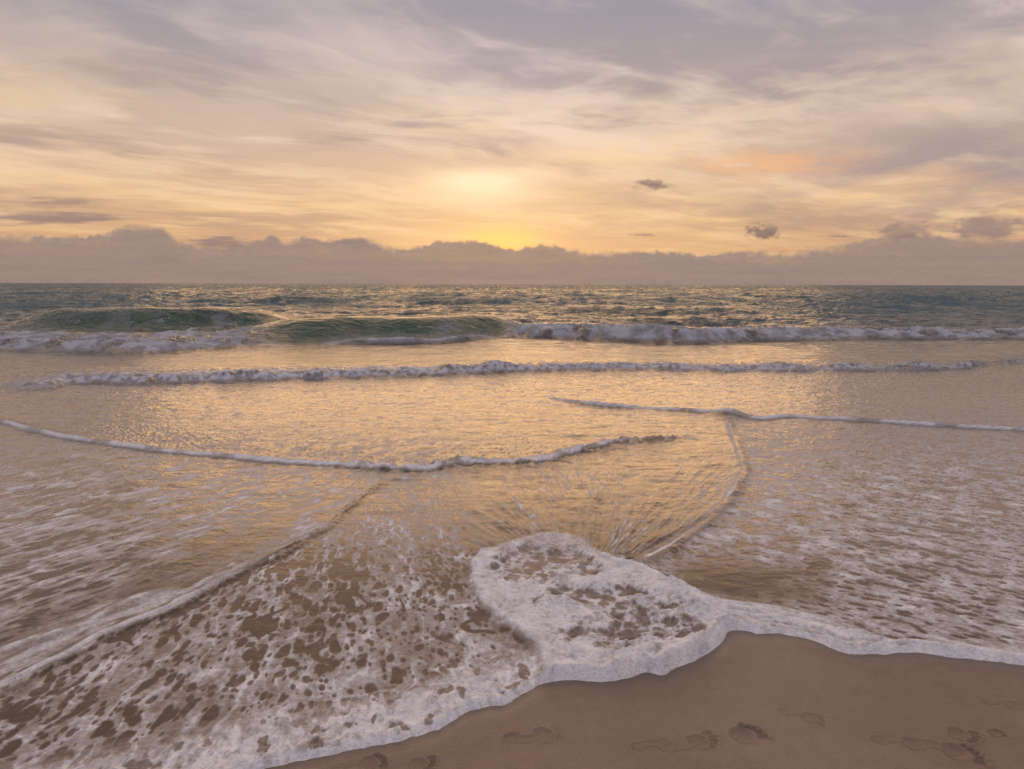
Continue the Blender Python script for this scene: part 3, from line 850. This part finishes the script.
BANKTOP = [(-700, 240), (-300, 236), (0, 236), (60, 239), (100, 239), (118, 236), (130, 229), (142, 227), (150, 229), (160, 228), (170, 230), (177, 236), (186, 243), (205, 246), (255, 246), (266, 241), (276, 238), (288, 243), (298, 241), (312, 238), (326, 243),
    (342, 242), (358, 239), (374, 240), (384, 246), (396, 249), (412, 250), (428, 247), (440, 243), (452, 244), (464, 243), (476, 242), (490, 245), (502, 249), (516, 251), (530, 247), (545, 245), (556, 248), (572, 251), (600, 252), (650, 252),
    (700, 256), (740, 252), (790, 252), (825, 247), (850, 242), (868, 240), (880, 238), (905, 234), (940, 238), (960, 236), (1000, 239), (1024, 239), (1300, 236), (1700, 242)]
bx_, by_ = np.array(BANKTOP, float).T
def bank_fn(px, py):
    lumps = 0
    t = np.interp(px, bx_, by_).astype(F32)
    lumps = (.62 - billow(px / 15, py / 13, 401, 3)) * 5.0
    d = py - (t - lumps * .75) + .5 * fbm(px / 5, py / 4, 405, 2)   # + is inside
    sf = ss(-.2, .4, fbm(px / 60, py / 40, 407, 3)) * (1 - .8 * np.exp(-((px - 500) / 130) ** 2))
    al = ss(-1.2 - 2.5 * sf, 1.8 + 9 * sf, d)
    sunw = np.exp(-((px - 500) / 120) ** 2)
    lum = np.clip(ss(2.5, -1.5, d) * (.25 + .75 * sunw) + .10 * billow(px / 10, py / 8, 402, 3) * ss(25, 0, d) + sunw * .16 + .22 * fbm(px / 90, py / 9, 406, 4), 0, 1)  # sun glow along the top edge painted into lum
    return al * (1 - .9 * (py > HOR + 2)), lum, 350 * billow(px / 16, py / 14, 403, 3) * ss(0, 8, d)
CL_BANK = cloud_material("hazy_cloud", lin(167, 143, 131), lin(238, 190, 126), 1.0)
CL_DARK = cloud_material("shaded_cloud", lin(152, 126, 116), lin(206, 164, 124), 1.0)
CL_MAUVE = cloud_material("mauve_cloud", lin(156, 131, 126), lin(196, 160, 135), 1.0)
cloud_patch("cloud_bank", "tall mauve cloud bank with a bumpy top edge, lying along the whole horizon", 9000, -560, 1580, 214, HOR + 4, bank_fn, CL_BANK, nx=2100)
LOWTOP = [(-700, 262), (-200, 258), (0, 255), (90, 251), (180, 256), (260, 262), (330, 258), (430, 263), (520, 266), (600, 261), (690, 266), (780, 262), (860, 255), (940, 250), (1024, 253), (1400, 258), (1700, 262)]
lx_, ly_ = np.array(LOWTOP, float).T
def low_fn(px, py):
    t = np.interp(px, lx_, ly_).astype(F32)
    d = py - (t - (.62 - billow(px / 26, py / 12, 431, 3)) * 6.0)
    al = ss(-1.5, 7, d) * .75 * (1 - .95 * ss(HOR - 3, HOR + 3, py) * 0)
    return al, np.clip(.12 + .25 * fbm(px / 120, py / 7, 432, 4) + .12 * np.exp(-((px - 500) / 150) ** 2), 0, 1), 200 * billow(px / 20, py / 14, 433, 3)
CL_LOW = cloud_material("low_haze_cloud", lin(158, 136, 128), lin(205, 165, 135), 1.0)
cloud_patch("cloud_bank", "darker hazy lower layer of the cloud bank resting on the sea horizon", 8200, -560, 1580, 240, HOR + 4, low_fn, CL_LOW, nx=1500)
def puff(cx, cy, rx, ry, seed, soft=.35, flat=0.0, streak=1.0, a=1.0):
    def fn(px, py):
        u = (px - cx) / rx; v = (py - cy) / ry
        v = np.where(v > 0, v * (1 + flat), v)
        r = np.sqrt(u * u + v * v)
        n_ = fbm(px / (rx * .42 * streak), py / (ry * .5), seed, 4) * .9 + (.5 - billow(px / (rx * .45), py / (ry * .6), seed + 5, 3)) * .45
        k = 1 - r + n_ * .75
        al = ss(.0, soft + .15, k) * a * (1 - ss(1.15, 1.7, r))
        lum = np.clip(ss(.5, 0, k) * .55 + ss(.2, 1., v) * .15, 0, 1)
        return al, lum, 90 * np.clip(k, 0, 1)
    return fn
PUFFS = [
    ("small_cloud", "small dark ragged cloud floating just right of the sun glow", 647, 189, 21, 8.0, 411, .8, .3, 1.6, .9, CL_DARK),
    ("small_cloud", "small dark tufted cloud floating alone just above the horizon bank", 758, 234, 22, 11, 412, .6, .4, 1.4, .95, CL_DARK),
    ("cumulus_cloud", "pale mauve cumulus head rising from the bank at far right", 974, 229, 46, 17, 413, .6, .2, 1.2, .75, CL_MAUVE),
    ("cumulus_cloud", "smaller mauve cumulus head in the right part of the bank", 896, 234, 34, 13, 414, .6, .2, 1.2, .7, CL_MAUVE),
    ("streak_cloud", "long flat dark streak of cloud low on the left", 66, 221, 92, 9, 415, .6, .0, 2.5, .8, CL_MAUVE),
    ("streak_cloud", "thin frayed cloud streak above the flat one on the left", 72, 206, 66, 7.5, 416, .8, .0, 2.0, .6, CL_MAUVE),
    ("streak_cloud", "flat grey cloud streak touching the bank left of the sun", 226, 244, 44, 6.5, 417, .5, .0, 1.6, .8, CL_MAUVE),
    ("streak_cloud", "short dark cloud streak on the humps left of the sun", 352, 243, 24, 4, 418, .5, .0, 1.6, .6, CL_MAUVE),
    ("streak_cloud", "tiny thin cloud wisp between the two small dark clouds", 640, 236, 16, 2.2, 419, .6, .0, 1.4, .6, CL_MAUVE),
    ("streak_cloud", "tiny faint cloud wisp right of the tufted dark cloud", 832, 237, 14, 2.0, 420, .6, .0, 1.4, .5, CL_MAUVE),
]
for i, (nm, lab, cx, cy, rx, ry, sd, soft, flat, streak, a, mt) in enumerate(PUFFS):
    cloud_patch(nm, lab, 7000 - i * 90, cx - rx * 2, cx + rx * 2, cy - ry * 2.2, cy + ry * 2.2, puff(cx, cy, rx, ry, sd, soft, flat, streak, a), mt, group=None)

# ------------------------------------------------------------------ sky
world = bpy.data.worlds.new("World"); bpy.context.scene.world = world; world.use_nodes = True
n = NT(world.node_tree)
tc = n.node('ShaderNodeTexCoord'); d = V(n, tc.outputs['Generated'])
dx, dy, dz = n.sep(d)
el = n.math('ARCSINE', dz, clamp=False) * (180 / pi)                       # elevation in degrees
az = n.math('ARCTAN2', dx, dy) * (180 / pi)
el_s = n.mr(el, -2., 60., 0., 1., False)
def p_(e): return (e + 2) / 62
grad = n.ramp(el_s, [(p_(-2), lin(176, 146, 130)), (p_(3), lin(212, 166, 124)), (p_(6.5), lin(214, 177, 142)), (p_(11), lin(205, 178, 160)), (p_(16), lin(192, 175, 168)), (p_(21), lin(174, 164, 168)), (p_(36), lin(212, 195, 190)), (p_(60), lin(206, 196, 198))], 'LINEAR')  # upper stops, out of view, brightened to raise the ambient light
# away from the sun the sky is tinted mauve for cooler rear light
ca_ = n.math('COSINE', (az - math.degrees(SUN_AZ)) * (pi / 180))
low = 1. - n.mr(el, 4., 26.)
side = n.mr(ca_, -.3, .95, 1., 0.)
grad = n.mix(side, grad, lin(158, 158, 182))
# cloud layer coordinates: a plane overhead
iz = n.math('DIVIDE', 1.0, n.math('MAXIMUM', dz + .07, .02))
cxn = dx * iz; cyn = dy * iz
wv = n.noise(n.xyz(cxn, cyn, 0.), .8, 3., .5, 0., True)
wvx, wvy, wvz = n.sep(wv)
ux = cxn + (wvx - .5) * .8; uy = cyn + (wvy - .5) * .8
th = radians(32)
rx_ = ux * cos(th) + uy * sin(th); ry_ = uy * cos(th) - ux * sin(th)
c1 = n.noise(n.xyz(rx_ * .55, ry_ * .9, 3.1), 1.0, 6., .56)
c2 = n.noise(n.xyz(rx_ * .8, ry_ * 2.4, 7.7), 1.2, 5., .56)
c3 = n.noise(n.xyz(ux * .35, uy * .30, 1.7), 1.0, 3., .5)
c4 = n.noise(n.xyz(rx_ * 1.6, ry_ * 3.0, 2.2), 1.5, 5., .55)
br = n.mr(c1 * .45 + c2 * .33 + c4 * .22, .45, .60)
dk = n.mr(c3 * .45 + c1 * .3 + c4 * .25, .50, .41)
hi_ = n.mr(el, 1., 5.)
lightc = n.ramp(el_s, [(p_(-2), lin(235, 190, 130)), (p_(6), lin(240, 202, 160)), (p_(11), lin(236, 209, 186)), (p_(17), lin(221, 201, 192)), (p_(24), lin(206, 190, 184)), (p_(60), lin(222, 208, 206))], 'LINEAR')
grad = n.mix(br * .92 * hi_, grad, lightc)
darkc = n.ramp(el_s, [(p_(-2), lin(170, 140, 125)), (p_(5), lin(182, 150, 128)), (p_(10), lin(168, 148, 142)), (p_(20), lin(146, 140, 152)), (p_(60), lin(178, 168, 174))], 'LINEAR')
grad = n.mix(dk * .70 * hi_, grad, darkc)
# horizontal streaks low down
s1 = n.noise(n.xyz(az * .055, el * .75, 0.), 1.0, 5., .6, .3)
lowm = n.mr(el, .5, 2.5) * (1. - n.mr(el, 6., 9.5))
grad = n.mix(n.mr(s1, .50, .66) * lowm * .50, grad, lin(190, 152, 124))
grad = n.mix(n.mr(s1, .48, .34) * lowm * .45, grad, lin(246, 205, 140))
# grey veil low on the right
def blob(azc, elc, ra, re, pw=1.0):
    q = ((az - azc) / ra); r = ((el - elc) / re)
    return n.math('EXPONENT', -(q * q + r * r))
wn0 = n.mr(n.noise(n.xyz(az * .2, el * .9, 3.), 1., 5., .62), .36, .60)
vn = n.mr(n.noise(n.xyz(az * .07, el * .25, 5.), 1., 5., .6), .32, .62)
grad = n.mix(n.math('MINIMUM', blob(34, 8.0, 15, 3.2) * vn * 1.1, .85), grad, lin(160, 144, 146))
grad = n.mix(blob(-40, 12., 14, 5.) * vn * .35, grad, lin(216, 182, 140))
grad = n.mix(n.math('MINIMUM', blob(19.5, 8.9, 5.5, .9) * wn0 * 1.3, .75), grad, lin(232, 174, 128))
grad = n.mix(n.math('MINIMUM', blob(30, 7.2, 3.0, .6) * vn * 1.0, .6), grad, lin(220, 168, 126))
wn = n.mr(n.noise(n.xyz(az * .16, el * .75, 9.), 1., 5., .58, .3), .38, .62)
for (ba, be, ra_, re_, am, cc) in [(15.5, 12.2, 7., 1.8, .75, (236, 208, 178)), (-5., 12.8, 7., 1.6, .6, (240, 210, 174)), (24., 14.0, 9., 2.0, .6, (216, 194, 176)), (-34., 11.8, 6., 1.5, .7, (222, 194, 158)), (-31., 15.5, 3., 2.5, .5, (204, 184, 170)), (33., 13.2, 6., 1.2, .6, (214, 188, 164)), (9., 10.2, 8., 1.1, .55, (246, 208, 156)), (-12., 17.5, 8., 2.2, .5, (200, 182, 180))]:
    grad = n.mix(blob(ba, be, ra_, re_) * wn * am, grad, lin(*cc))
grad = n.mix(blob(-1., 17., 6., 2.2) * .45, grad, lin(172, 160, 168))
grad = n.mix(blob(-33., 20., 16., 4.) * .5, grad, lin(148, 146, 158))
# glow of the hidden sun
gn = n.mr(c1 * .4 + s1 * .6, .25, .65, .72, 1.15)
sunaz = math.degrees(SUN_AZ)
g1 = blob(sunaz, 5., 14., 4.6) * .45
grad = n.mix(g1, grad, (.88, .57, .31))
g2 = n.math('MINIMUM', blob(sunaz - .6, 8.0, 4.6, 1.3) * gn * 1.3, 1.)
grad = n.mix(g2, grad, (1.04, .765, .50))
g3 = n.math('MINIMUM', blob(sunaz + .8, 3.5, 3.6, 1.2) * 1.1, 1.)
grad = n.mix(g3, grad, (1.18, .63, .20))
# below the horizon
grad = n.mix(n.mr(el, -.3, -2.5), grad, (.16, .13, .11))
# physical sky adds its own share
sky = n.node('ShaderNodeTexSky', sky_type='NISHITA'); sky.sun_disc = False
sky.sun_elevation = SUN_EL; sky.sun_rotation = SUN_AZ
try: sky.air_density = 1.0; sky.dust_density = 2.0
except Exception: pass
bg1 = n.node('ShaderNodeBackground'); n.put(grad, bg1.inputs[0]); bg1.inputs[1].default_value = 1.04
bg2 = n.node('ShaderNodeBackground'); n.t.links.new(sky.outputs[0], bg2.inputs[0]); bg2.inputs[1].default_value = .003
ad = n.node('ShaderNodeAddShader'); n.t.links.new(bg1.outputs[0], ad.inputs[0]); n.t.links.new(bg2.outputs[0], ad.inputs[1])
wo = n.node('ShaderNodeOutputWorld'); n.t.links.new(ad.outputs[0], wo.inputs[0])

# ------------------------------------------------------------------ sun behind thin cloud
sl = bpy.data.lights.new("sun", 'SUN'); sl.energy = .95; sl.angle = radians(52); sl.color = (1.0, .56, .23)
so = bpy.data.objects.new("sun", sl); C.objects.link(so)
SUN_L = radians(9.0)
so.rotation_euler = (pi / 2 - SUN_L, 0, pi - SUN_AZ)   # shines from the horizon towards the camera
from mathutils import Vector
dirv = Vector((sin(SUN_AZ) * cos(SUN_L), cos(SUN_AZ) * cos(SUN_L), sin(SUN_L)))
so.rotation_euler = dirv.to_track_quat('Z', 'Y').to_euler()
so.location = (0, 30, 12)

# ------------------------------------------------------------------ camera
cd = bpy.data.cameras.new("camera"); cd.sensor_width = 36; cd.lens = 36 * FPX / W; cd.clip_end = 60000; cd.clip_start = .05
co = bpy.data.objects.new("camera", cd); C.objects.link(co); co.location = (0, 0, CAM_H)
co.rotation_euler = (pi / 2 - PITCH, 0, 0)
co.rotation_mode = 'XYZ'
from mathutils import Matrix
co.matrix_world = Matrix.Translation((0, 0, CAM_H)) @ Matrix.Rotation(pi / 2 - PITCH, 4, 'X') @ Matrix.Rotation(ROLL, 4, 'Z')
sc = bpy.context.scene; sc.camera = co
sc.view_settings.view_transform = 'Standard'; sc.view_settings.look = 'None'; sc.view_settings.exposure = 0
sc.render.engine = 'CYCLES'; sc.cycles.max_bounces = 3; sc.cycles.use_adaptive_sampling = True; sc.cycles.adaptive_threshold = .03; sc.cycles.transparent_max_bounces = 16
